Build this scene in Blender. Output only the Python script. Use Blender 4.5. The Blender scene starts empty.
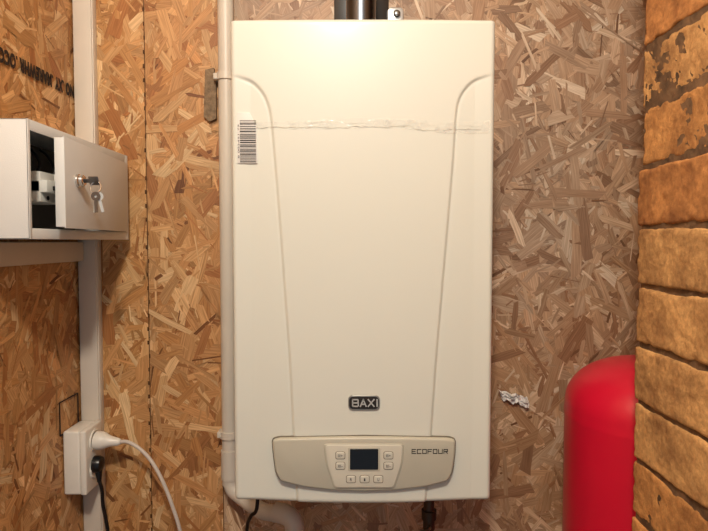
import bpy, bmesh, math, random
import numpy as np
from mathutils import Vector, Matrix, noise
random.seed(7)
S=bpy.context.scene
COL=S.collection
S.view_settings.view_transform='Standard'
F=555.0; TH=math.radians(2.5); CZ=1.5
WY=1.135; LX=-0.56; RX=1.05; FY=0.835
def ray(px,py):
    u=(px-354)/F; v=(265.5-py)/F
    return u, math.cos(TH)+v*math.sin(TH), -math.sin(TH)+v*math.cos(TH)
def hy(px,py,Y):
    a,b,c=ray(px,py); t=Y/b
    return a*t, CZ+c*t
def hx(px,py,X):
    a,b,c=ray(px,py); t=X/a
    return b*t, CZ+c*t
def lin(c):
    return tuple(((x/255)/12.92 if x/255<=0.04045 else ((x/255+0.055)/1.055)**2.4) for x in c)
# ---------------- materials
def mat(name,rgb,rough=0.5,metal=0.0,var=0.06,vscale=30,bump=0.0,bscale=200,coat=0.0,crough=0.12):
    m=bpy.data.materials.new(name); m.use_nodes=True
    nt=m.node_tree; b=nt.nodes['Principled BSDF']
    b.inputs['Roughness'].default_value=rough; b.inputs['Metallic'].default_value=metal
    b.inputs['Coat Weight'].default_value=coat; b.inputs['Coat Roughness'].default_value=crough
    tc=nt.nodes.new('ShaderNodeTexCoord'); n=nt.nodes.new('ShaderNodeTexNoise')
    n.inputs['Scale'].default_value=vscale; n.inputs['Detail'].default_value=5
    nt.links.new(tc.outputs['Object'],n.inputs['Vector'])
    r=nt.nodes.new('ShaderNodeValToRGB'); c=lin(rgb)
    r.color_ramp.elements[0].position=0.3; r.color_ramp.elements[1].position=0.7
    r.color_ramp.elements[0].color=tuple(x*(1-var) for x in c)+(1,)
    r.color_ramp.elements[1].color=tuple(min(1,x*(1+var)) for x in c)+(1,)
    nt.links.new(n.outputs['Fac'],r.inputs['Fac']); nt.links.new(r.outputs['Color'],b.inputs['Base Color'])
    if bump>0:
        n2=nt.nodes.new('ShaderNodeTexNoise'); n2.inputs['Scale'].default_value=bscale; n2.inputs['Detail'].default_value=4
        nt.links.new(tc.outputs['Object'],n2.inputs['Vector'])
        bp=nt.nodes.new('ShaderNodeBump'); bp.inputs['Strength'].default_value=bump; bp.inputs['Distance'].default_value=0.002
        nt.links.new(n2.outputs['Fac'],bp.inputs['Height']); nt.links.new(bp.outputs['Normal'],b.inputs['Normal'])
    return m
M_white=mat('boiler_enamel',(214,217,208),0.42,0,0.01,4,0.03,500,0.6,0.13)
M_side=mat('boiler_side_enamel',(206,207,200),0.4,0,0.02)
M_beige=mat('beige_plastic',(182,180,166),0.38,0,0.02)
M_beige2=mat('light_beige_plastic',(202,200,187),0.35,0,0.02)
M_btn=mat('button_plastic',(200,199,188),0.35,0,0.02)
M_black=mat('black_plastic',(14,14,16),0.3,0,0.1)
M_dark=mat('gap_shade',(104,98,86),0.6,0,0.1)  # shade of the narrow panel gaps, put in as a dark colour
M_ink=mat('black_ink',(26,23,22),0.6,0,0.1)
M_inkw=mat('faded_wood_stamp_ink',(34,22,16),0.8,0,0.3,200)
M_lcd=mat('display_glass',(6,8,12),0.08,0,0.1)
M_chrome=mat('chrome',(215,214,212),0.2,1,0.03)
M_flue=mat('dull_steel_flue',(96,100,108),0.28,1,0.1,30)
M_steel=mat('galvanised_steel',(170,172,175),0.35,0.8,0.12,40)
M_dkchrome=mat('dark_chrome',(130,130,130),0.3,1,0.05)
M_rim=mat('badge_rim_metal',(160,158,152),0.3,0.8,0.05)
M_silver=mat('silver_letter',(206,206,202),0.3,0.4,0.02)
M_label=mat('label_paper',(216,215,212),0.5,0,0.02)
M_pvc=mat('white_pvc',(210,204,192),0.4,0,0.04,12)
M_trunk=mat('white_trunking_plastic',(214,204,190),0.4,0,0.04,10)
M_cab=mat('powder_coated_steel',(214,215,213),0.42,0,0.03,15,0.15,600)
M_cabin=mat('cabinet_inside',(112,104,94),0.6,0,0.1)
M_socket=mat('socket_plastic',(228,224,215),0.3,0,0.03)
M_wcord=mat('white_cord',(206,196,188),0.45,0,0.04)
M_brass=mat('tarnished_fitting',(84,72,62),0.5,0.7,0.25)
M_shim=mat('weathered_wood',(128,108,84),0.8,0,0.35,120,0.4,300)
M_paper=mat('white_crumpled_plastic',(240,236,230),0.4,0,0.03)
M_red=mat('red_enamel',(220,18,56),0.38,0,0.05,7,0.12,45,0.3,0.18)
M_floor=mat('concrete_floor',(110,100,90),0.8,0,0.2,6,0.4,60)
M_ceil=mat('ceiling_board',(200,185,160),0.8,0,0.1,6)
M_seam=mat('osb_core_dark',(92,60,34),0.85,0,0.4,60,0.5,150)
M_mortar=mat('mortar_soot',(112,86,60),0.95,0,0.5,45,0.9,120)

def attr_mat(name,grain=True):
    m=bpy.data.materials.new(name); m.use_nodes=True
    nt=m.node_tree; b=nt.nodes['Principled BSDF']; L=nt.links
    at=nt.nodes.new('ShaderNodeAttribute'); at.attribute_name='Col'
    mix=nt.nodes.new('ShaderNodeMix'); mix.data_type='RGBA'; mix.blend_type='MULTIPLY'; mix.inputs[0].default_value=1
    rp=nt.nodes.new('ShaderNodeValToRGB'); n=nt.nodes.new('ShaderNodeTexNoise'); n.inputs['Detail'].default_value=4
    bp=nt.nodes.new('ShaderNodeBump')
    if grain:
        uv=nt.nodes.new('ShaderNodeUVMap'); mp=nt.nodes.new('ShaderNodeMapping')
        mp.inputs['Scale'].default_value=(16,400,1); L.new(uv.outputs['UV'],mp.inputs['Vector']); L.new(mp.outputs['Vector'],n.inputs['Vector'])
        n.inputs['Scale'].default_value=1.0
        rp.color_ramp.elements[0].color=(0.66,0.58,0.50,1); rp.color_ramp.elements[1].color=(1.12,1.12,1.12,1)
        rp.color_ramp.elements[0].position=0.28; rp.color_ramp.elements[1].position=0.68
        b.inputs['Roughness'].default_value=0.5
        bp.inputs['Distance'].default_value=0.0004; bp.inputs['Strength'].default_value=0.4
        L.new(n.outputs['Fac'],bp.inputs['Height'])
        L.new(n.outputs['Fac'],rp.inputs['Fac'])
        L.new(at.outputs['Color'],mix.inputs[6]); L.new(rp.outputs['Color'],mix.inputs[7])
        L.new(mix.outputs[2],b.inputs['Base Color'])
    else:
        tc=nt.nodes.new('ShaderNodeTexCoord'); L.new(tc.outputs['Object'],n.inputs['Vector']); n.inputs['Scale'].default_value=14
        n.inputs['Detail'].default_value=9; n.inputs['Roughness'].default_value=0.62
        rp.color_ramp.elements[0].color=(0.40,0.32,0.27,1); rp.color_ramp.elements[1].color=(1.10,1.08,1.03,1)
        rp.color_ramp.elements[0].position=0.31; rp.color_ramp.elements[1].position=0.60
        b.inputs['Roughness'].default_value=0.92
        L.new(n.outputs['Fac'],rp.inputs['Fac'])
        n3=nt.nodes.new('ShaderNodeTexNoise'); n3.inputs['Scale'].default_value=130; n3.inputs['Detail'].default_value=9; n3.inputs['Roughness'].default_value=0.7
        L.new(tc.outputs['Object'],n3.inputs['Vector']); L.new(n3.outputs['Fac'],bp.inputs['Height'])
        bp.inputs['Distance'].default_value=0.003; bp.inputs['Strength'].default_value=0.6
        rp2=nt.nodes.new('ShaderNodeValToRGB'); L.new(n3.outputs['Fac'],rp2.inputs['Fac'])
        rp2.color_ramp.elements[0].color=(0.66,0.60,0.55,1); rp2.color_ramp.elements[1].color=(1.12,1.12,1.12,1)
        rp2.color_ramp.elements[0].position=0.35; rp2.color_ramp.elements[1].position=0.62
        m2=nt.nodes.new('ShaderNodeMix'); m2.data_type='RGBA'; m2.blend_type='MULTIPLY'; m2.inputs[0].default_value=0.8
        L.new(at.outputs['Color'],mix.inputs[6]); L.new(rp.outputs['Color'],mix.inputs[7])
        L.new(mix.outputs[2],m2.inputs[6]); L.new(rp2.outputs['Color'],m2.inputs[7]); L.new(m2.outputs[2],b.inputs['Base Color'])
    L.new(bp.outputs['Normal'],b.inputs['Normal'])
    return m
M_osb=attr_mat('osb_strands'); M_brick=attr_mat('old_brick',False)

def film_mat():
    m=bpy.data.materials.new('clear_film'); m.use_nodes=True; nt=m.node_tree; L=nt.links
    b=nt.nodes['Principled BSDF']; out=nt.nodes['Material Output']
    b.inputs['Base Color'].default_value=(0.82,0.82,0.79,1); b.inputs['Roughness'].default_value=0.08
    b.inputs['Specular IOR Level'].default_value=1.0
    tr=nt.nodes.new('ShaderNodeBsdfTransparent'); mx=nt.nodes.new('ShaderNodeMixShader')
    tc=nt.nodes.new('ShaderNodeTexCoord'); n=nt.nodes.new('ShaderNodeTexNoise'); n.inputs['Scale'].default_value=45
    L.new(tc.outputs['Object'],n.inputs['Vector'])
    mr=nt.nodes.new('ShaderNodeMapRange'); mr.inputs[1].default_value=0.45; mr.inputs[2].default_value=0.75; mr.inputs[3].default_value=0.04; mr.inputs[4].default_value=0.35
    L.new(n.outputs['Fac'],mr.inputs[0]); L.new(mr.outputs[0],mx.inputs[0])
    L.new(tr.outputs[0],mx.inputs[1]); L.new(b.outputs[0],mx.inputs[2]); L.new(mx.outputs[0],out.inputs[0])
    return m
M_film=film_mat()

# ---------------- object helpers (world-space vertices, recentred on the object)
def thing(name,label,cat,loc,group=None):
    o=bpy.data.objects.new(name,None); COL.objects.link(o); o.location=loc; o.empty_display_size=0.02
    o['label']=label; o['category']=cat
    if group: o['group']=group
    return o
WL={}
def mk(name,verts,faces,mats,parent=None,smooth=True,mi=None,label=None,auto=35):
    me=bpy.data.meshes.new(name)
    v=np.array(verts,dtype=float); c=(v.min(0)+v.max(0))/2
    me.from_pydata((v-c).tolist(),[],faces); 
    if not isinstance(mats,(list,tuple)): mats=[mats]
    for m in mats: me.materials.append(m)
    if mi is not None: me.polygons.foreach_set('material_index',mi)
    me.update()
    bm=bmesh.new(); bm.from_mesh(me)
    bmesh.ops.recalc_face_normals(bm,faces=bm.faces)
    if smooth:
        for f in bm.faces: f.smooth=True
        for e in bm.edges:
            if len(e.link_faces)==2 and e.calc_face_angle(0)>math.radians(auto): e.smooth=False
    bm.to_mesh(me); bm.free()
    o=bpy.data.objects.new(name,me); COL.objects.link(o)
    w=Vector(c); WL[o.name]=w
    if parent is not None:
        pl=WL.get(parent.name, Vector(parent.location)); o.parent=parent; o.location=w-pl
    else: o.location=w
    if label: o['label']=label
    return o
def boxgeo(x0,x1,y0,y1,z0,z1,bev=0.001,seg=2,rot=None,piv=None):
    bm=bmesh.new(); bmesh.ops.create_cube(bm,size=1)
    for v in bm.verts:
        v.co=Vector(((x0+x1)/2+v.co.x*(x1-x0),(y0+y1)/2+v.co.y*(y1-y0),(z0+z1)/2+v.co.z*(z1-z0)))
    if bev>0: bmesh.ops.bevel(bm,geom=bm.edges[:],offset=bev,segments=seg,affect='EDGES',profile=0.5)
    if rot is not None:
        piv=Vector(piv) if piv is not None else Vector(((x0+x1)/2,(y0+y1)/2,(z0+z1)/2))
        for v in bm.verts: v.co=piv+rot@(v.co-piv)
    bm.verts.index_update()
    V=[tuple(v.co) for v in bm.verts]; Fc=[[v.index for v in f.verts] for f in bm.faces]; bm.free()
    return V,Fc
def join(*gs):
    V=[];Fc=[];MI=[]
    for k,g in enumerate(gs):
        off=len(V); V+=list(g[0]); Fc+=[[i+off for i in f] for f in g[1]]; MI+=[g[2] if len(g)>2 else 0]*len(g[1])
    return V,Fc,MI
def tube(path,r,n=16,caps=True,spl=True,res=8):
    P=[Vector(p) for p in path]
    if spl and len(P)>2:
        Q=[]
        E=[P[0]*2-P[1]]+P+[P[-1]*2-P[-2]]
        for i in range(1,len(E)-2):
            for k in range(res):
                t=k/res; a,b,c,d=E[i-1],E[i],E[i+1],E[i+2]
                Q.append(0.5*((2*b)+(c-a)*t+(2*a-5*b+4*c-d)*t*t+(3*b-a-3*c+d)*t**3))
        Q.append(P[-1]); P=Q
    V=[];Fc=[]; up=None
    for i,p in enumerate(P):
        t=(P[min(i+1,len(P)-1)]-P[max(i-1,0)]).normalized()
        if up is None: up=t.orthogonal().normalized()
        up=(up-t*up.dot(t)).normalized(); s=t.cross(up)
        rr=r(i/(len(P)-1)) if callable(r) else r
        for k in range(n):
            a=2*math.pi*k/n; V.append(tuple(p+up*math.cos(a)*rr+s*math.sin(a)*rr))
    for i in range(len(P)-1):
        for k in range(n): Fc.append([i*n+k,i*n+(k+1)%n,(i+1)*n+(k+1)%n,(i+1)*n+k])
    if caps: Fc.append(list(range(n))[::-1]); Fc.append([ (len(P)-1)*n+k for k in range(n)])
    return V,Fc
def lathe(prof,origin,axis=(0,0,1),n=32):
    ax=Vector(axis).normalized(); up=ax.orthogonal().normalized(); s=ax.cross(up); o=Vector(origin)
    V=[];Fc=[]
    for (r,h) in prof:
        for k in range(n):
            a=2*math.pi*k/n; V.append(tuple(o+ax*h+(up*math.cos(a)+s*math.sin(a))*max(r,1e-5)))
    for i in range(len(prof)-1):
        for k in range(n): Fc.append([i*n+k,i*n+(k+1)%n,(i+1)*n+(k+1)%n,(i+1)*n+k])
    Fc.append(list(range(n))[::-1]); Fc.append([(len(prof)-1)*n+k for k in range(n)])
    return V,Fc
def plate(out,yf,yb,bev,fn=None):
    n=len(out); o=[Vector(p) for p in out]
    area=sum(o[i].x*o[(i+1)%n].y-o[(i+1)%n].x*o[i].y for i in range(n))
    if area<0: o=o[::-1]
    def inset(d):
        R=[]
        for i in range(n):
            a=(o[i]-o[i-1]).normalized(); b=(o[(i+1)%n]-o[i]).normalized()
            nn=Vector((-(a.y+b.y),a.x+b.x)).normalized(); R.append(o[i]+nn*d)
        return R
    rings=[(o,yb)]
    for k in range(4):
        a=k/3*math.pi/2
        rings.append((inset(bev*(1-math.cos(a))),yf+bev*(1-math.sin(a))))
    V=[];Fc=[]
    for R,y in rings:
        for p in R: V.append((p.x,y+(fn(p.x,p.y) if fn else 0),p.y))
    for i in range(len(rings)-1):
        for k in range(n): Fc.append([i*n+k,i*n+(k+1)%n,(i+1)*n+(k+1)%n,(i+1)*n+k])
    Fc.append(list(range(n))); Fc.append([(len(rings)-1)*n+k for k in range(n)][::-1])
    return V,Fc
def rrect(x0,x1,z0,z1,r,n=5):
    P=[]
    for cx,cz,a0 in((x1-r,z1-r,0),(x0+r,z1-r,90),(x0+r,z0+r,180),(x1-r,z0+r,270)):
        for k in range(n+1):
            a=math.radians(a0+90*k/n); P.append((cx+r*math.cos(a),cz+r*math.sin(a)))
    return P
def roundpoly(pts,r,n=5):
    P=[];N=len(pts)
    for i in range(N):
        p=Vector(pts[i]);a=(Vector(pts[i-1])-p);b=(Vector(pts[(i+1)%N])-p)
        rr=min(r,a.length*0.45,b.length*0.45); A=p+a.normalized()*rr; B=p+b.normalized()*rr
        for k in range(n+1):
            t=k/n; q=A*(1-t)**2+p*2*t*(1-t)+B*t*t; P.append((q.x,q.y))
    return P
def text(name,body,parent,m,loc,w,h,axis='front',ext=0.0003,flip=False,bold=0.0,shear=0,label=None,spacing=1.0,vert=False,slope=0.0):
    cu=bpy.data.curves.new(name,'FONT'); cu.body=body; cu.size=1; cu.extrude=0; cu.offset=bold; cu.shear=shear; cu.space_character=spacing
    t=bpy.data.objects.new('tmp',cu); COL.objects.link(t); bpy.context.view_layer.update()
    dg=bpy.context.evaluated_depsgraph_get(); me=bpy.data.meshes.new_from_object(t.evaluated_get(dg))
    bpy.data.objects.remove(t)
    v=np.array([tuple(q.co) for q in me.vertices]); f=[list(p.vertices) for p in me.polygons]
    mn=v.min(0);mx=v.max(0); v[:,0]=(v[:,0]-mn[0])/(mx[0]-mn[0])-0.5; v[:,1]=(v[:,1]-mn[1])/(mx[1]-mn[1])-0.5
    if flip: v[:,0]*=-1; v[:,1]*=-1
    out=[]
    for q in v:
        if vert: out.append((loc[0]-q[1]*w,loc[1],loc[2]+q[0]*h))
        elif axis=='front': out.append((loc[0]+q[0]*w,loc[1],loc[2]+q[1]*h))
        else: out.append((loc[0],loc[1]+q[0]*w,loc[2]+q[1]*h+q[0]*w*slope))
    n=len(out); V=list(out); d=(0,ext,0) if axis=='front' else (-ext,0,0)
    V+= [(p[0]+d[0],p[1]+d[1],p[2]+d[2]) for p in out]
    Fc=f+[[i+n for i in ff[::-1]] for ff in f]
    return mk(name,V,Fc,m,parent,smooth=False,label=label)

# ---------------- OSB walls
def osb(name,origin,ua,va,na,boards,dens,sizebias=1.0,dots=[]):
    O=Vector(origin);U=Vector(ua);W=Vector(va);N=Vector(na)
    V=[];Fc=[];MI=[];C=[];UV=[]
    def add(poly,h,col,uvs,mi=0,tilt=(0,0,0,0)):
        off=len(V)
        for (u,v) in poly:
            V.append(tuple(O+U*u+W*v+N*(h+tilt[0]*(u-tilt[2])+tilt[1]*(v-tilt[3]))))
        Fc.append(list(range(off,off+len(poly)))); MI.append(mi)
        for q in uvs: C.append(col); UV.append(q)
    U0=min(b[0] for b in boards);U1=max(b[1] for b in boards);V0=min(b[2] for b in boards);V1=max(b[3] for b in boards)
    sl=[(U0,V0),(U1,V0),(U1,V1),(U0,V1)]
    off=len(V)
    for h in(-0.001,-0.02):
        for (u,v) in sl: V.append(tuple(O+U*u+W*v+N*h))
    for f in([0,1,2,3],[7,6,5,4],[0,4,5,1],[1,5,6,2],[2,6,7,3],[3,7,4,0]):
        Fc.append([i+off for i in f]); MI.append(1)
        for _ in range(4): C.append((1,1,1,1)); UV.append((0,0))
    for b in boards:
        u0,u1,v0,v1=b[0]+0.001,b[1]-0.001,b[2],b[3]
        pal0=b[4]; pal1=b[5] if len(b)>5 else b[4]
        add([(u0,v0),(u1,v0),(u1,v1),(u0,v1)],-0.0002,lin(pal0[0][1])+(1,),[(u0,v0),(u1,v0),(u1,v1),(u0,v1)])
        n=int((u1-u0)*(v1-v0)*dens)
        wts=[p[0] for p in pal0]
        for i in range(n):
            cu=random.uniform(u0,u1); cv=random.uniform(v0,v1)
            fr=i/n
            ft=min(1,max(0,(1.75-cv)/0.7))*0.6+0.5*noise.noise(Vector((cu*4,cv*4,1.7)))
            ft=min(1,max(0,ft))
            large = random.random()<(0.85 if fr<0.5 else 0.42)
            if large:
                Ln=random.uniform(0.04,0.135)*sizebias; Wd=random.uniform(0.009,0.030)*sizebias
            else:
                Ln=random.lognormvariate(math.log(0.038),0.5)*sizebias; Wd=random.lognormvariate(math.log(0.0050),0.5)*sizebias
            Wd=min(Wd,0.04,Ln*0.6)
            a=random.gauss(math.pi*0.5,0.8) if random.random()<0.55 else random.uniform(0,math.pi)
            ca,sa=math.cos(a),math.sin(a)
            k=random.choice((3,4,5)) if large else random.choice((2,3))
            jg=0.6 if large else 0.7
            top=[];bot=[]
            e0=random.uniform(-0.5,0.5);e1=random.uniform(-0.5,0.5)
            sk=random.uniform(-0.3,0.3)*Wd*3
            bend=random.uniform(-0.12,0.12)*Wd
            for j in range(k+1):
                t=j/k-0.5; bd=bend*(1-4*t*t)
                top.append((t*Ln*random.uniform(0.9,1.0)+sk*0.5,Wd/2*random.uniform(jg,1.1)+bd))
                bot.append((t*Ln*random.uniform(0.9,1.0)-sk*0.5,-Wd/2*random.uniform(jg,1.1)+bd))
            pts=bot+[(Ln*(0.5+random.uniform(0.0,0.10)),e0*Wd)]+top[::-1]+[(-Ln*(0.5+random.uniform(0.0,0.10)),e1*Wd)]
            wp=[(min(max(cu+x*ca-y*sa,u0),u1),min(max(cv+x*sa+y*ca,v0),v1)) for x,y in pts]
            if large: ci=random.choices(range(5),wts[:5])[0]
            else: ci=random.choices(range(6),[wts[0],wts[1],wts[2]*1.3,wts[3]*1.4,wts[4]*1.3,wts[5]*1.0])[0]
            ca0,ca1=lin(pal0[ci][1]),lin(pal1[ci][1]); c=[ca0[q]*(1-ft)+ca1[q]*ft for q in range(3)]
            g=random.gauss(1,0.08); g=max(0.76,min(1.24,g)); w=random.uniform(0.95,1.05)
            col=(min(1,c[0]*g*w),min(1,c[1]*g),min(1,c[2]*g/w),1)
            ro=random.uniform(0,50)
            add(wp,0.0016*fr,col,[(x+ro,y+ro*1.7) for x,y in pts],0,(random.gauss(0,0.008),random.gauss(0,0.008),cu,cv))
    for (u,v,ru,rv) in dots:
        add([(u-ru,v-rv),(u+ru,v-rv),(u+ru,v+rv),(u-ru,v+rv)],0.0024,(1,1,1,1),[(0,0)]*4,1)
    me=bpy.data.meshes.new(name); me.from_pydata(V,[],Fc); me.materials.append(M_osb); me.materials.append(M_seam)
    me.polygons.foreach_set('material_index',MI)
    ca_=me.color_attributes.new('Col','FLOAT_COLOR','CORNER'); ca_.data.foreach_set('color',np.array(C,dtype=np.float32).ravel())
    uvl=me.uv_layers.new(name='UVMap'); uvl.data.foreach_set('uv',np.array(UV,dtype=np.float32).ravel())
    me.update(); o=bpy.data.objects.new(name,me); COL.objects.link(o); o['kind']='structure'; return o
warm=[(5,(200,152,100)),(4,(186,137,84)),(3,(212,168,116)),(2,(168,114,66)),(1.4,(224,188,140)),(1.0,(128,82,46))]
warm2=[(5,(196,148,98)),(4,(182,133,82)),(3,(207,163,113)),(2,(164,111,66)),(1.4,(220,183,136)),(1.0,(122,78,44))]
grey=[(5,(186,157,131)),(4,(172,142,117)),(3,(198,171,146)),(2,(154,121,96)),(1.8,(218,196,172)),(1.0,(122,89,66))]
greyw=[(5,(194,158,118)),(4,(180,142,102)),(3,(206,172,134)),(2,(160,118,82)),(1.8,(220,194,160)),(1.0,(122,84,54))]
Z0,Z1=0.0,2.6
sx=hy(148,265,WY)[0]; sx2=-0.272
dots=[(sx+random.uniform(-0.002,0.002),z,0.0016,0.004) for z in np.arange(0.9,2.2,0.028)]
osb('wall_back',(0,WY,0),(1,0,0),(0,0,1),(0,-1,0),
    [(LX-0.02,sx,Z0,Z1,warm),(sx,sx2,Z0,Z1,warm2),(sx2,RX+0.02,Z0,Z1,grey,greyw)],4700,1.0,dots)
osb('wall_left',(LX,0,0),(0,1,0),(0,0,1),(1,0,0),[(-0.4,WY,Z0,Z1,warm)],4700)
osb('wall_right',(RX,0,0),(0,1,0),(0,0,1),(-1,0,0),[(-0.4,WY,Z0,Z1,warm)],1500,1.3)
def struct(name,g,m):
    o=mk(name,g[0],g[1],m,None,False); o['kind']='structure'; return o
struct('floor',boxgeo(LX-0.02,RX+0.02,-0.6,WY+0.02,-0.05,0,0),M_floor)
struct('ceiling',boxgeo(LX-0.02,RX+0.02,-0.6,WY+0.02,Z1,Z1+0.05,0),M_ceil)
wl=bpy.data.objects['wall_left']
yA,zA=hx(-3,52,LX+0.003); yB,zB=hx(73,91,LX+0.003)
text('printed_text','NO .XY ,MAREWHR ,OCO',wl,M_inkw,(LX+0.0045,(yA+yB)/2,(zA+zB)/2),abs(yB-yA),0.028,'side',flip=True,bold=0.05,label='dark stamped lettering printed upside down on the board',spacing=1.1,slope=(zB-zA)/(yB-yA))
ya,za=hx(58,403,LX); yb,zb=hx(77,424,LX)
e=0.0010; X0,X1=LX+0.002,LX+0.0036
mk('pencil_outline',*join(boxgeo(X0,X1,ya,yb,za-e,za+e,0),boxgeo(X0,X1,ya,yb,zb-e,zb+e,0),boxgeo(X0,X1,ya-e,ya+e,zb,za,0),boxgeo(X0,X1,yb-e,yb+e,zb,za,0))[:2],M_inkw,wl,False)

# ---------------- BOILER
bxL,_=hy(231.5,265,FY); bxR,_=hy(494,265,FY); zt=hy(360,18,FY)[1]; zb_=hy(360,502,FY)[1]
cxB=(bxL+bxR)/2; hw=(bxR-bxL)/2
boiler=thing('gas_boiler','white enamelled wall-hung gas boiler with beige control panel','boiler',(cxB,(FY+WY)/2,zb_))
def Pf(px,py): return hy(px,py,FY)
curveL=[(226,74),(240,77),(252,82),(261,91),(267,103),(270.5,120),(274,160),(279,220),(284,290),(289,360),(293,437),(297,503),(298,520)]
curveR=[(500,73),(487,76),(474,81),(465,90),(459,102),(456.5,120),(454,160),(449,220),(443,290),(437,360),(431.5,437),(426,503),(425,520)]
def dens(c):
    P=[Vector(Pf(*p)) for p in c]; E=[P[0]*2-P[1]]+P+[P[-1]*2-P[-2]]; Q=[]
    for i in range(1,len(E)-2):
        for k in range(8):
            t=k/8; a,b,cc,d=E[i-1],E[i],E[i+1],E[i+2]
            Q.append(tuple(0.5*((2*b)+(cc-a)*t+(2*a-5*b+4*cc-d)*t*t+(3*b-a-3*cc+d)*t**3)))
    Q.append(tuple(P[-1])); return np.array(Q)
CL,CR=dens(curveL),dens(curveR)
def sdist(X,Z,C,sgn):
    A=C[:-1];B=C[1:];D=B-A;L2=(D**2).sum(1)
    best=np.full(X.shape,1e9);s=np.zeros(X.shape)
    for a,d,l in zip(A,D,L2):
        t=np.clip(((X-a[0])*d[0]+(Z-a[1])*d[1])/l,0,1); ex=X-a[0]-t*d[0]; ez=Z-a[1]-t*d[1]
        dd=np.sqrt(ex*ex+ez*ez); cr=(d[0]*(Z-a[1])-d[1]*(X-a[0]))
        m=dd<best; best=np.where(m,dd,best); s=np.where(m,np.sign(cr)*sgn,s)
    return best*s
def surf(X,Z):
    X=np.asarray(X,dtype=float);Z=np.asarray(Z,dtype=float)
    dL=sdist(X,Z,CL,1.0); dR=sdist(X,Z,CR,-1.0)
    def st(d): t=np.clip((d+0.0028)/0.0056,0,1); return t*t*(3-2*t)
    ins=st(dL)*st(dR)
    fade=np.clip((np.minimum(X-bxL,bxR-X))/0.03,0.2,1)
    groove=0.0012*np.exp(-((np.minimum(np.abs(dL),np.abs(dR)))/0.0022)**2)
    return FY+0.004*((X-cxB)/hw)**2+0.0030*(1-ins)*fade+groove*fade
NX,NZ=340,440
def samp(a,b,n,r):
    e=[r*(1-math.cos(k/6*math.pi/2)) for k in range(6)]
    mid=np.linspace(a+r,b-r,n); return np.array([a+x for x in e]+list(mid)+[b-x for x in e[::-1]])
r=0.007
xs=samp(bxL,bxR,NX,r); zs=samp(zb_,zt,NZ,r)
XX,ZZ=np.meshgrid(xs,zs)
YY=surf(XX,ZZ)
def edge(d): d=np.clip(d,0,r); return r-np.sqrt(np.maximum(0,r*r-(r-d)**2))
YY=YY+np.maximum(edge(XX-bxL),edge(bxR-XX))+edge(ZZ-zb_)+edge(zt-ZZ)
tt=(ZZ-zb_)/(zt-zb_)
ZZ2=ZZ-0.004*(1-((XX-cxB)/hw)**2)*np.clip(1-tt*8,0,1)
XX2=XX.copy()
ny,nx=XX.shape
V=[(XX2[j,i],YY[j,i],ZZ2[j,i]) for j in range(ny) for i in range(nx)]
Fc=[[j*nx+i,j*nx+i+1,(j+1)*nx+i+1,(j+1)*nx+i] for j in range(ny-1) for i in range(nx-1)]
per=[i for i in range(nx)]+[j*nx+nx-1 for j in range(1,ny)]+[(ny-1)*nx+i for i in range(nx-2,-1,-1)]+[j*nx for j in range(ny-2,0,-1)]
o0=len(V)
for p in per: V.append((V[p][0],FY+0.05,V[p][2]))
n=len(per)
for k in range(n): Fc.append([per[k],o0+k,o0+(k+1)%n,per[(k+1)%n]])
mk('front_panel',V,Fc,M_white,boiler,auto=60)
mk('casing',*boxgeo(bxL+0.003,bxR-0.003,FY+0.045,WY-0.004,zb_+0.004,zt-0.003,0.003),M_side,boiler)
def sy(x,z): return float(surf(np.array([x]),np.array([z]))[0])
out=[(272.5,439),(279,437.2),(320,436.2),(364,435.6),(408,436.2),(448,437.2),(455,439),(454.5,452),(452,471),(447,480),(425,485.5),(395,489),(364,490),(333,489),(303,485.5),(281,480),(276,471),(273.5,452)]
op=[Pf(*p) for p in out]
cpf=FY-0.007
cp=mk('control_panel',*plate(roundpoly(op,0.005,4),cpf,FY+0.012,0.004),M_beige,boiler,label='beige curved control panel')
c0=Vector((sum(p[0] for p in op)/len(op),sum(p[1] for p in op)/len(op)))
gap=[tuple(c0+(Vector(p)-c0)+((Vector(p)-c0).normalized()*0.0014)) for p in op]
mk('panel_gap_shade',*plate(roundpoly(gap,0.005,4),FY-0.0012,FY+0.012,0.0003),M_dark,cp)  # slightly larger dark plate stands in for the shaded gap round the panel
ip=[Pf(*p) for p in((323.5,442),(404,442),(402,462),(394,486),(334,486),(326,462))]
mk('inset_rim',*plate(roundpoly(ip,0.006,5),cpf-0.0016,cpf+0.002,0.0012),M_beige,cp)
c1=Vector(Pf(364,463)); ip2=[tuple(c1+(Vector(p)-c1)*0.955) for p in ip]
mk('inset_face',*plate(roundpoly(ip2,0.006,5),cpf-0.0024,cpf,0.0008),M_beige2,cp)
def rect(px0,py0,px1,py1):
    a=Pf(px0,py1);b=Pf(px1,py0); return a[0],b[0],a[1],b[1]
mk('display_bezel',*plate(rrect(*rect(348,445,380,468.5),0.002),cpf-0.0030,cpf,0.0006),M_beige,cp)
disp=mk('display',*plate(rrect(*rect(350,446.5,378,467),0.0015),cpf-0.0036,cpf,0.0005),M_lcd,cp,label='black glossy display')
btn=[(340.5,453,'+'),(340.5,463.3,'-'),(388,453,'+'),(388,463.3,'-'),(351,476.5,'R'),(364.5,476.5,'i'),(378,476.5,'U')]
for (bx,by,ch) in btn:
    rc=rect(bx-4.9,by-3.9,bx+4.9,by+3.9)
    mk('button_gap_shade',*plate(rrect(*rc,0.003),cpf-0.0027,cpf,0.0003),M_dark,cp)  # dark rim painted as the shaded gap round each button
    rc=rect(bx-4.4,by-3.4,bx+4.4,by+3.4)
    b=mk('button',*plate(rrect(*rc,0.0026),cpf-0.0036,cpf,0.0009),M_btn,cp)
    xx,zz=Pf(bx,by)
    text('button_symbol',{'+':'III+','-':'III-'}.get(ch,ch),b,M_ink,(xx,cpf-0.0040,zz),0.0068 if ch in '+-' else 0.0028,0.0045)
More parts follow.
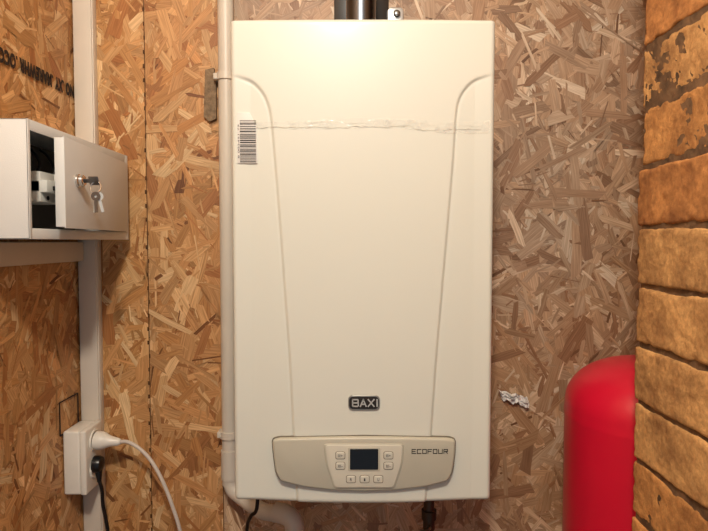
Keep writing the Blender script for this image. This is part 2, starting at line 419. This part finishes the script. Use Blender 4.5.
def strokes(word,x0,z0,cw,chh,gapw,t,y,th=0.0004):
    G={'E':[(0,0,0,1),(0,0,1,0),(0,.5,.85,.5),(0,1,1,1)],'C':[(0,0,0,1),(0,0,1,0),(0,1,1,1)],'O':[(0,0,0,1),(1,0,1,1),(0,0,1,0),(0,1,1,1)],
       'F':[(0,0,0,1),(0,.5,.85,.5),(0,1,1,1)],'U':[(0,0,0,1),(1,0,1,1),(0,0,1,0)],'R':[(0,0,0,1),(0,1,1,1),(1,.5,1,1),(0,.5,1,.5),(.5,.5,1,0)],
       'B':[(0,0,0,1),(0,0,.85,0),(0,.5,.85,.5),(0,1,.85,1),(1,.08,1,.45),(.97,.55,.97,.92)],'A':[(0,0,.5,1),(.5,1,1,0),(.25,.3,.75,.3)],'X':[(0,0,1,1),(0,1,1,0)],'I':[(.5,0,.5,1)]}
    gs=[];x=x0
    for ch in word:
        w_=cw*(0.35 if ch=='I' else 1)
        for (a,b,c,d) in G[ch]:
            p=Vector((x+a*w_,z0+b*chh));q=Vector((x+c*w_,z0+d*chh)); dd=(q-p).normalized(); nn=Vector((-dd.y,dd.x))*t/2; p=p-dd*t*0.45;q=q+dd*t*0.45
            c4=[p+nn,p-nn,q-nn,q+nn]
            gs.append(([(k.x,y,k.y) for k in c4]+[(k.x,y+th,k.y) for k in c4],[[0,1,2,3],[7,6,5,4],[0,4,5,1],[1,5,6,2],[2,6,7,3],[3,7,4,0]]))
        x+=w_+gapw
    return join(*gs)[:2]
xa,zz=Pf(411.5,451.6); k=FY/F
mk('panel_lettering',*strokes('ECOFOUR',xa,zz,3.7*k,4.1*k,1.65*k,0.72*k,cpf-0.0006),M_ink,cp,False)
badge=mk('brand_badge',*plate(rrect(*rect(348.2,395.0,379.8,409.4),0.0072,8),FY-0.0030,FY+0.004,0.0007),M_rim,boiler,label='metal rimmed dark badge')
mk('badge_field',*plate(rrect(*rect(349.2,396.0,378.8,408.4),0.0062,8),FY-0.0033,FY,0.0002),M_ink,badge)
xa,zz=Pf(352.6,405.6)
mk('badge_lettering',*strokes('BAXI',xa,zz,5.7*k,6.8*k,2.2*k,1.25*k,FY-0.0040,0.0007),M_silver,badge,False)
a=rect(237,112,257,163); yl=FY+0.0038
lab=mk('barcode_label',*plate([(a[0],a[2]),(a[1]-0.001,a[2]),(a[1]-0.002,a[3]-0.020),(a[1]-0.012,a[3]),(a[0],a[3])],yl-0.0006,yl+0.004,0.0002),M_label,boiler,label='white paper sticker with a barcode')
gs=[]; z=Pf(240,162)[1]; zend=Pf(240,120)[1]; zst=z
while z<zend:
    h=random.choice((0.0007,0.0007,0.0012,0.0018)); gs.append(boxgeo(a[0]+0.004,a[1]-0.0025,yl-0.0009,yl,z,z+h,0)); z+=h+random.choice((0.0007,0.0012,0.0016))
mk('barcode_bars',*join(*gs)[:2],M_ink,lab,False)
text('label_digits','8 002451 79',lab,M_ink,(a[0]+0.002,yl-0.0008,(zst+zend)/2),0.0022,0.05,'front',vert=True)
nu,nv=260,10; V=[]
for i in range(nu+1):
    t=i/nu; px=238+t*252
    for j in range(nv+1):
        s=j/nv; py=120+ (3*math.sin(t*9)+2*noise.noise(Vector((t*14,0,1))))*0.5+ s*(7+3*noise.noise(Vector((t*10,3,0)))+5*t)
        x,z=Pf(px,py)
        V.append((x,0.0,z))
Y=surf(np.array([v[0] for v in V]),np.array([v[2] for v in V]))
V=[(v[0],y-0.0010-0.0013*abs(noise.noise(Vector((v[0]*80,v[2]*260,0))))-0.0005*abs(noise.noise(Vector((v[0]*300,v[2]*500,3)))),v[2]) for v,y in zip(V,Y)]
Fc=[[i*(nv+1)+j,(i+1)*(nv+1)+j,(i+1)*(nv+1)+j+1,i*(nv+1)+j+1] for i in range(nu) for j in range(nv)]
film=mk('protective_film',V,Fc,M_film,boiler,label='strip of crumpled clear plastic film')
M_fold=mat('film_fold',(206,203,192),0.1,0,0.25,90)
gs=[]
for s in range(3):
    pts=[]
    for i in range(60):
        t=i/59; px=(250,300,420)[s]+t*(232,184,66)[s]; py=127+2.2*noise.noise(Vector((t*7,9,0)))+1.6*noise.noise(Vector((t*30,2,0)))+(2 if t>0.7 else 0)
        if s==1: py=122+3*t+2.5*noise.noise(Vector((t*12,5,4)))
        if s==2: py=124+8*t+3*noise.noise(Vector((t*9,1,8)))
        x,z=Pf(px,py); pts.append((x,sy(x,z)-0.0010,z))
    gs.append(tube(pts,(lambda t:0.00018+0.00034*abs(noise.noise(Vector((t*25,0,0))))) if s==0 else (lambda t:0.00004+0.00026*abs(noise.noise(Vector((t*19,4,0))))),6,res=3))
mk('film_crease',*join(*gs)[:2],M_fold,film)

# ---------------- flue, bracket
fx=hy(361,8,0.985)[0]
fl=thing('flue_pipe','dull steel flue pipe rising from the boiler top','pipe',(fx,0.985,zt))
mk('pipe',*lathe([(0.026,-0.002),(0.026,0.014),(0.0285,0.015),(0.0285,0.026),(0.026,0.027),(0.026,0.6)],(fx,0.985,zt),n=40),M_flue,fl)
mk('collar',*lathe([(0.050,-0.002),(0.050,0.006),(0.047,0.009),(0.027,0.010)],(fx,0.985,zt),n=40),M_black,fl)
x0,z0=hy(334,19,1.12);x1,z1=hy(389,-25,1.12)
ins=thing('flue_back_plate','black plate on the wall behind the flue','plate',((x0+x1)/2,WY-0.004,z0-0.02))  # flat black plate, wider than the pipe in front of it
mk('plate',*boxgeo(x0,x1,WY-0.009,WY-0.0005,z0-0.06,z1+0.1,0.002),M_black,ins)
x0,z0=hy(388,19,1.11);x1,z1=hy(404,5,1.11)
br=thing('wall_bracket','galvanised steel hanging bracket with a bolt','bracket',((x0+x1)/2,WY-0.01,z0))
mk('bracket_plate',*plate(roundpoly([(x0-0.0,z0-0.05),(x1,z0-0.05),(x1,z1),(x0,z1)],0.008),1.121,WY-0.0005,0.001),M_steel,br)
xx,zz=hy(397,12,1.11)
mk('bolt',*lathe([(0.009,0),(0.009,0.002),(0.0065,0.0022),(0.0065,0.007),(0.005,0.008)],(xx,1.1215,zz),(0,-1,0),6*4),M_dkchrome,br)

# ---------------- vertical white pipe
PX=(hy(220.5,265,1.118)[0]+hy(236,265,1.118)[0])/2; PY=WY-0.019; PR=0.0155
zel=hy(230,488,PY)[1]
vp=thing('drain_pipe','white plastic drain pipe running down the wall','pipe',(PX,PY,zel))
path=[(PX,PY,2.58),(PX,PY,2.2),(PX,PY,1.8),(PX,PY,1.4),(PX,PY,zel+0.04),(PX,PY,zel+0.02),(PX+0.006,PY-0.003,zel),(PX+0.025,PY-0.012,zel-0.012)]
x2,z2=hy(262,512,1.06);x3,z3=hy(284,515,1.04)
path+=[(x2,1.065,z2),(x3,1.045,z3)]
mk('pipe',*tube(path,PR,24),M_pvc,vp)
mk('elbow',*tube([(x3-0.018,1.050,z3+0.001),(x3,1.044,z3),(x3+0.014,1.04,z3-0.007),(x3+0.02,1.038,z3-0.022),(x3+0.02,1.038,z3-0.06)],0.0185,24),M_pvc,vp)
for z in(hy(225,77,PY)[1],hy(225,434,PY)[1]):
    g=lathe([(PR+0.0003,-0.007),(PR+0.003,-0.007),(PR+0.003,0.007),(PR+0.0003,0.007)],(PX,PY,z),n=32)
    g2=boxgeo(PX-0.024,PX-0.012,PY-0.008,WY-0.001,z-0.006,z+0.006,0.0015)
    mk('pipe_clip',*join(g,g2)[:2],M_pvc,vp)
mk('pipe_sleeve',*lathe([(PR+0.0002,-0.03),(PR+0.0022,-0.03),(PR+0.0022,0.03),(PR+0.0002,0.03)],(PX,PY,zel+0.05),n=32),M_pvc,vp)
x0,z0=hy(204,122,1.128);x1,z1=hy(216,68,1.128)
sh=thing('wood_shim','thin weathered grey wooden strip against the board','wood strip',((x0+x1)/2,1.128,z0))
mk('strip',*plate([(x0,z0+0.01),(x0+0.011,z0),(x1,z0+0.006),(x1,z1-0.03),(x1-0.004,z1),(x0+0.004,z1-0.004),(x0+0.002,z1-0.05)],WY-0.010,WY-0.0005,0.001),M_shim,sh,False)
x0,z0=hy(500,392,1.12)
cr=thing('plastic_scrap','torn piece of crumpled white plastic on the wall','plastic scrap',(x0+0.025,1.12,z0-0.02))
V=[];n1,n2=16,8
for i in range(n1+1):
    for j in range(n2+1):
        t=i/n1;s=j/n2
        V.append((x0+t*0.058+s*0.006,WY-0.004-0.016*abs(noise.noise(Vector((t*4,s*3,2))))-0.006*math.sin(t*3.1),z0+0.002-t*0.014-s*(0.018+0.014*abs(noise.noise(Vector((t*7,0,5)))))+0.006*noise.noise(Vector((t*6,1,1)))))
m0=len(V); V+=[(v[0],v[1]+0.0012,v[2]) for v in V]
Fc=[[i*(n2+1)+j,(i+1)*(n2+1)+j,(i+1)*(n2+1)+j+1,i*(n2+1)+j+1] for i in range(n1) for j in range(n2)]
Fc+=[[k_+m0 for k_ in f[::-1]] for f in Fc]
mk('scrap_body',V,Fc,M_paper,cr,auto=20)
mk('staple',*boxgeo(x0+0.022,x0+0.030,WY-0.02,WY,z0-0.014,z0-0.0128,0.0003),M_silver,cr)
def pt(px,py,Y): x,z=hy(px,py,Y); return (x,Y,z)
bc=thing('power_cable','black power cable hanging below the boiler','cable',pt(250,520,1.0))
q=pt(257,507,0.99)
mk('cord',*tube([(q[0]+0.004,0.985,zb_-0.004),q,pt(251,516,1.0),pt(247,528,1.02),pt(246,560,1.05),pt(246,640,1.1),(PX+0.03,1.11,0.8),(PX+0.03,1.11,0.005)],0.0035,10),M_black,bc)
gp=thing('gas_pipe','dull metal union and pipe below the boiler','pipe',pt(429,520,1.0))
xx,zz=hy(429,505,1.02)
mk('union',*lathe([(0.010,zb_-zz+0.003),(0.010,-0.008),(0.014,-0.009),(0.014,-0.026),(0.011,-0.027),(0.011,-0.045),(0.0095,-0.046),(0.0095,-zz+0.002)],(xx,1.02,zz),n=24),M_brass,gp)
mk('handle',*tube([(xx,1.005,zz-0.035),(xx-0.008,0.992,zz-0.035),(xx-0.02,0.988,zz-0.034)],0.003,10),M_dkchrome,gp)

# ---------------- metal cabinet on the left wall
CXf=hy(127,200,1.10)[0]; CYb=1.105; CYf=hx(29,200,CXf)[0]
zB=hx(29,239,CXf)[1]; zT=hx(29,119,CXf)[1]
cab=thing('metal_cabinet','small pale grey steel cabinet with its door ajar','cabinet',((CXf+LX)/2,(CYf+CYb)/2,zB))
t=0.0018; X0=LX+0.003
g=[boxgeo(X0,X0+t,CYf,CYb,zB,zT,0.0004),boxgeo(X0,CXf,CYf,CYf+t,zB,zT,0.0006),boxgeo(X0,CXf,CYb-t,CYb,zB,zT,0.0006),
   boxgeo(X0,CXf,CYf,CYb,zB,zB+t,0.0006),boxgeo(X0,CXf,CYf,CYb,zT-t,zT,0.0006)]
fr=0.015; dy0,dy1,dz0,dz1=CYf+0.006,CYb-0.012,zB+fr,zT-fr
for b in((CYf,dy0,zB,zT),(dy1,CYb,zB,zT),(dy0,dy1,zB,dz0),(dy0,dy1,dz1,zT)):
    g.append(boxgeo(CXf-t,CXf+0.0002,b[0],b[1],b[2],b[3],0.0004))
J=join(*g)
mk('body',J[0],J[1],M_cab,cab)
mk('back_liner',*boxgeo(X0+t,X0+t+0.003,CYf+0.004,CYb-0.004,zB+0.004,zT-0.004,0),M_cabin,cab)
hinge=(CXf+0.001,dy1,0); R=Matrix.Rotation(math.radians(5.0),3,'Z')
def dbox(x0,x1,y0,y1,z0,z1,b=0.0006): return boxgeo(x0,x1,y0,y1,z0,z1,b,2,R,hinge)
dx=CXf+0.001; de=dy0+0.036
door=mk('door',*join(dbox(dx,dx+0.002,de,dy1,dz0+0.001,dz1-0.001),dbox(dx-0.012,dx+0.001,de,de+0.002,dz0+0.003,dz1-0.003),
   dbox(dx-0.008,dx,de+0.002,dy1-0.004,dz1-0.004,dz1-0.0025),dbox(dx-0.008,dx,de+0.002,dy1-0.004,dz0+0.0025,dz0+0.004))[:2],M_cab,cab,label='pale steel door standing slightly open')
def dpt(dxx,y,z): return Vector(hinge)*1.0+R@(Vector((dx+dxx,y,z))-Vector(hinge))
ly=de+0.046; lz=hx(78,184,CXf)[1]
ax=R@Vector((1,0,0))
lock=mk('lock',*lathe([(0.0105,0),(0.0105,0.003),(0.009,0.0045),(0.009,0.009),(0.0075,0.0105),(0.003,0.0105)],dpt(0.002,ly,lz),ax,28),M_chrome,door,label='round chrome cam lock')
p=dpt(0.012,ly,lz)
Rk0=Matrix.Rotation(0.5,3,'X')
key=join(boxgeo(p.x-0.002,p.x+0.008,p.y-0.001,p.y+0.001,p.z-0.003,p.z+0.003,0.0003,2,Rk0),
   boxgeo(p.x+0.007,p.x+0.022,p.y-0.0013,p.y+0.0013,p.z-0.007,p.z+0.007,0.001,2,Rk0))
mk('key',*key[:2],M_dkchrome,lock)
ring=[(p.x+0.018+0.008*math.sin(a_),p.y-0.002+0.003*math.cos(a_),p.z-0.010+0.009*math.cos(a_)) for a_ in np.linspace(0,2*math.pi,22)]
mk('key_ring',*tube(ring,0.0009,8,res=2),M_chrome,lock)
def hangkey(ox,oy,ang,tw):
    Rk=Matrix.Rotation(tw,3,'Z')@Matrix.Rotation(ang,3,'Y'); c=(p.x+0.018+ox,p.y+oy,p.z-0.018)
    head=lathe([(0.0022,-0.0009),(0.0068,-0.0009),(0.0068,0.0009),(0.0022,0.0009)],(c[0],c[1],c[2]-0.006),(0,1,0),20)
    C_=Vector(c); head=([tuple(C_+Rk@(Vector(v)-C_)) for v in head[0]],head[1][:-2])
    nn=20; head=(head[0],head[1]+[[3*nn+q,3*nn+(q+1)%nn,(q+1)%nn,q] for q in range(nn)])
    return join(head,boxgeo(c[0]-0.0024,c[0]+0.0024,c[1]-0.0008,c[1]+0.0008,c[2]-0.031,c[2]-0.0125,0.0004,1,Rk,c))
mk('spare_key',*hangkey(0.003,-0.002,-0.22,0.3)[:2],M_silver,lock)
mk('spare_key',*hangkey(-0.002,0.003,0.16,-0.5)[:2],M_silver,lock)
mk('spare_key',*hangkey(0.001,-0.005,-0.02,0.1)[:2],M_dkchrome,lock)
by=hx(46,185,CXf-0.03)[0]; bz=hx(46,185,CXf-0.03)[1]
for (o1,o2,lz_) in((-0.03,0.010,-0.010),(0.011,0.045,-0.004)):
    brk=thing('circuit_breaker','white modular circuit breaker inside the steel cabinet','circuit breaker',(CXf-0.06,by+o1,bz-0.03),'circuit breakers in the steel cabinet')
    mk('breaker_body',*join(boxgeo(LX+0.008,CXf-0.022,by+o1,by+o2,bz-0.028,bz+0.018,0.002),boxgeo(LX+0.008,CXf-0.012,by+o1,by+o2,bz-0.014,bz+0.005,0.002))[:2],M_socket,brk)
    ym=by+(o1+o2)/2
    mk('switch_lever',*boxgeo(CXf-0.014,CXf-0.004,ym-0.004,ym+0.004,bz+lz_,bz+lz_+0.007,0.001),M_black,brk)
    mk('terminal_screw',*lathe([(0.0035,0),(0.0035,0.0008)],(CXf-0.0222,ym,bz-0.021),(1,0,0),16),M_black,brk)
    mk('wire',*tube([(CXf-0.04,ym,bz+0.016),(CXf-0.03,ym-0.005,bz+0.03),(CXf-0.045,ym+0.004,bz+0.05),(CXf-0.06,ym+0.012,bz+0.06)],0.0022,8),M_black,brk)

# ---------------- trunking
tx0,tx1=LX+0.004,hy(97.5,265,1.117)[0]
zsock_t=hy(80,424,1.09)[1]; zsock_b=hy(80,485,1.09)[1]
vt=thing('cable_trunking','vertical white plastic cable trunking in the wall corner','cable trunking',((tx0+tx1)/2,1.12,0.3))
mk('channel',*boxgeo(tx0,tx1,1.117,WY-0.001,0.01,2.59,0.0008),M_trunk,vt)
mk('cover',*boxgeo(tx0+0.003,tx1-0.002,1.1135,1.118,0.01,2.59,0.0012),M_trunk,vt)
ht=thing('cable_trunking','horizontal white plastic cable trunking beneath the steel cabinet','cable trunking',(LX+0.01,0.7,zB-0.03))
zh0=hx(2,267,LX+0.018)[1]
mk('channel',*boxgeo(LX+0.003,LX+0.016,0.0,1.112,zh0,zB-0.004,0.0008),M_trunk,ht)
mk('cover',*boxgeo(LX+0.0155,LX+0.0185,0.0,1.112,zh0+0.001,zB-0.005,0.001),M_trunk,ht)

# ---------------- socket
SXf=-0.513; sy0,sy1=1.045,1.112
so=thing('socket_outlet','white surface-mounted double socket outlet on the board','socket',((LX+SXf)/2,1.08,zsock_b))
mk('back_box',*boxgeo(LX+0.003,SXf-0.012,sy0,sy1,zsock_b,zsock_t,0.004,3),M_socket,so)
mk('face_plate',*boxgeo(SXf-0.0125,SXf,sy0-0.001,sy1+0.0005,zsock_b-0.001,zsock_t+0.001,0.004,3),M_socket,so)
zp=hy(100,440,1.08)[1]; zq=hy(100,461,1.08)[1]
for z in(zp,zq-0.012):
    mk('socket_ring',*lathe([(0.021,-0.002),(0.021,0.002),(0.0195,0.003),(0.018,0.002)],(SXf,1.08,z),(1,0,0),32),M_socket,so)
wp=thing('power_plug','white round plug with a white cord in the socket','plug',(SXf+0.02,1.08,zp))
mk('plug_body',*lathe([(0.0175,0.003),(0.0178,0.014),(0.0165,0.02),(0.013,0.026),(0.010,0.034),(0.0075,0.048),(0.005,0.052)],(SXf,1.08,zp),(1,0,-0.08),28),M_socket,wp)
mk('cord',*tube([(SXf+0.048,1.08,zp-0.004),pt(128,442,1.08),pt(140,449,1.075),pt(152,462,1.07),pt(163,482,1.065),pt(172,505,1.06),pt(180,531,1.06),pt(186,570,1.06),pt(190,660,1.06)],0.0036,12),M_wcord,wp)
bp_=thing('power_plug','black angled plug with a black cord in the socket','plug',(SXf+0.01,1.08,zq))
g=join(lathe([(0.0165,0.002),(0.0165,0.010),(0.014,0.016),(0.006,0.019)],(SXf,1.075,zq-0.004),(1,0,0),24),tube([(SXf+0.009,1.075,zq-0.008),(SXf+0.011,1.073,zq-0.022),(SXf+0.012,1.072,zq-0.038)],lambda t:0.009-0.005*t,12))
mk('plug_body',*g[:2],M_black,bp_)
mk('cord',*tube([(SXf+0.012,1.072,zq-0.035),pt(102,490,1.07),pt(103,505,1.07),pt(106,520,1.07),pt(108,540,1.07),pt(107,600,1.07),pt(104,680,1.08)],0.0036,10),M_black,bp_)

# ---------------- expansion tank
TX,TY,TR=0.522,0.965,0.142; ztop=hy(634,360.5,0.95)[1]
tk=thing('expansion_tank','glossy red steel expansion tank with a domed top','expansion tank',(TX,TY,0.0))
dh=0.088; prof=[]
zb0=0.16
for k_ in range(13):
    a_=k_/12*math.pi/2; prof.append((TR*math.sin(a_)**0.9,zb0+dh*(1-math.cos(a_))))
zs_=ztop-dh-0.014
prof+= [(TR,0.55),(TR,0.66),(TR+0.004,0.665),(TR+0.004,0.685),(TR,0.69),(TR,0.9),(TR,zs_-0.012),(TR+0.0006,zs_-0.004),(TR+0.0008,zs_),(TR+0.0003,zs_+0.004)]
for k_ in range(25):
    a_=k_/24*math.pi/2; prof.append((TR*math.cos(a_)**0.80,ztop-dh+dh*math.sin(a_)))
mk('tank_shell',*lathe(prof,(TX,TY,0),n=96),M_red,tk)
mk('top_fitting',*lathe([(0.016,-0.004),(0.016,0.004),(0.010,0.005),(0.010,0.02)],(TX,TY,ztop),n=20),M_steel,tk)
for k_ in range(3):
    a_=math.radians(90+120*k_); c=(TX+math.cos(a_)*0.10,TY+math.sin(a_)*0.10)
    mk('leg',*boxgeo(c[0]-0.015,c[0]+0.015,c[1]-0.003,c[1]+0.003,0.0,0.24,0.001,1,Matrix.Rotation(a_+math.pi/2,3,'Z')),M_red,tk)

# ---------------- brick chimney
KX=hy(636.5,265,0.78)[0]; KY=0.78; KX1=KX+0.38; KY0=0.14
ch=thing('brick_chimney','rough yellow-brown brick chimney with sooty mortar','chimney',((KX+KX1)/2,(KY+KY0)/2,0))
za=hy(645,50,KY)[1]; zc=hy(636,400,KY)[1]; pitch=(za-zc)/6
k0=int(zc/pitch); zbase=zc-k0*pitch
V=[];Fc=[];C=[]
def brick(x0,x1,y0,y1,z0,z1,sd,det):
    nn=(max(2,int((x1-x0)/det)),max(2,int((y1-y0)/det)),max(2,int((z1-z0)/det)))
    rr=0.0035; cen=Vector(((x0+x1)/2,(y0+y1)/2,(z0+z1)/2)); half=Vector(((x1-x0)/2,(y1-y0)/2,(z1-z0)/2)); inner=Vector((half.x-rr,half.y-rr,half.z-rr))
    idx={}
    g=random.gauss(1.05,0.08); base=random.choice([(208,160,102),(202,150,92),(210,166,110),(198,142,86)]); c=lin(base)
    col=(min(1,c[0]*g),min(1,c[1]*g),min(1,c[2]*g),1)
    tz=random.uniform(-0.010,0.010)
    def vert(i,j,k):
        key=(i,j,k)
        if key in idx: return idx[key]
        q=Vector(((i/nn[0]*2-1)*half.x,(j/nn[1]*2-1)*half.y,(k/nn[2]*2-1)*half.z))
        iq=Vector([max(-inner[a],min(inner[a],q[a])) for a in range(3)]); d=q-iq
        isedge=d.length>1e-9 and sum(1 for a in range(3) if abs(d[a])>1e-9)>1
        if d.length>1e-9: nrm=d.normalized(); q=iq+nrm*rr
        else: nrm=Vector((0,0,0))
        w=cen+q
        nz=noise.noise(w*40+Vector((sd,3,0)))
        dsp=0.0007*noise.noise(w*20+Vector((sd,0,0)))+0.0006*noise.noise(w*70+Vector((0,sd,0)))+0.0006*noise.noise(w*190)-0.0008*max(0,nz-0.2)*2
        if isedge: dsp-=0.003*max(0,noise.noise(w*55+Vector((sd,9,2))))
        w=w+nrm*dsp*1.3
        w.z+=0.0022*noise.noise(Vector((w.x*9,w.y*22,sd+(7 if k*2>nn[2] else 0))))+tz*(w.y-y1)
        idx[key]=len(V); V.append(tuple(w)); return idx[key]
    A,B,D=nn
    fs=[]
    for i in range(A):
        for j in range(B):
            for k in(0,D): fs.append((vert(i,j,k),vert(i+1,j,k),vert(i+1,j+1,k),vert(i,j+1,k)))
    for i in range(A):
        for k in range(D):
            for j in(0,B): fs.append((vert(i,j,k),vert(i+1,j,k),vert(i+1,j,k+1),vert(i,j,k+1)))
    for j in range(B):
        for k in range(D):
            for i in(0,A): fs.append((vert(i,j,k),vert(i,j+1,k),vert(i,j+1,k+1),vert(i,j,k+1)))
    for f in fs: Fc.append(list(f)); C.append(col)
nc=int((Z1-0.005-zbase)/pitch)
for c in range(0,nc+1):
    z0=zbase+c*pitch+random.uniform(0.0024,0.0038); z1=zbase+(c+1)*pitch-random.uniform(0.0024,0.0038)
    if z1>Z1: z1=Z1-0.006
    if z0<0.0: continue
    vis=0.9<z0<2.1
    det=0.0034 if vis else 0.02
    jx=random.uniform(-0.003,0.003); jy=random.uniform(-0.005,0.005)
    y=KY+jy; seg=[0.25,0.12,0.25] if c%2 else [0.25,0.25,0.12]
    for si,s in enumerate(seg):
        brick(KX+jx,KX+0.12+jx,y-s+0.006,y,z0,z1,c*3.1+y,det if si==0 else max(det,0.008)); y-=s
    for y0,y1 in((KY0,KY0+0.12),(KY-0.12,KY+jy)):
        x=KX+0.128+jx
        for s in(0.125,0.119): brick(x,x+s-0.006,y0,y1,z0,z1,c*1.7+x,max(det,0.011)); x+=s
me=bpy.data.meshes.new('bricks'); cv=np.array(V); cc=(cv.min(0)+cv.max(0))/2
me.from_pydata((cv-cc).tolist(),[],Fc); me.materials.append(M_brick)
ca_=me.color_attributes.new('Col','FLOAT_COLOR','CORNER')
ca_.data.foreach_set('color',np.repeat(np.array(C,dtype=np.float32),4,axis=0).ravel())
bm=bmesh.new(); bm.from_mesh(me); bmesh.ops.recalc_face_normals(bm,faces=bm.faces)
for f in bm.faces: f.smooth=True
bm.to_mesh(me); bm.free()
o=bpy.data.objects.new('brickwork',me); COL.objects.link(o); o.parent=ch; o.location=Vector(cc)-Vector(ch.location)
mk('mortar',*boxgeo(KX+0.0030,KX1-0.01,KY0+0.006,KY-0.006,0.002,Z1-0.002,0.002),M_mortar,ch)

# ---------------- light
def light(name,kind,loc,power,color,size,rot=None):
    l=bpy.data.lights.new(name,kind); l.energy=power; l.color=color
    if kind=='POINT': l.shadow_soft_size=size
    else: l.shape='DISK'; l.size=size
    o=bpy.data.objects.new(name,l); COL.objects.link(o); o.location=loc
    if rot: o.rotation_euler=rot
    return o
light('ceiling_lamp','POINT',(-0.06,-0.16,2.31),50,(1,0.915,0.79),0.05)
w=bpy.data.worlds.new('World'); S.world=w; w.use_nodes=True
w.node_tree.nodes['Background'].inputs[0].default_value=(0.82,0.90,1.0,1)
w.node_tree.nodes['Background'].inputs[1].default_value=0.34
# ---------------- camera
cd=bpy.data.cameras.new('camera'); cam=bpy.data.objects.new('camera',cd); COL.objects.link(cam)
cam.location=(0,0,CZ); cam.rotation_euler=(math.pi/2-TH,0,0); cd.sensor_width=36; cd.lens=F/708*36; cd.clip_start=0.01
S.camera=cam
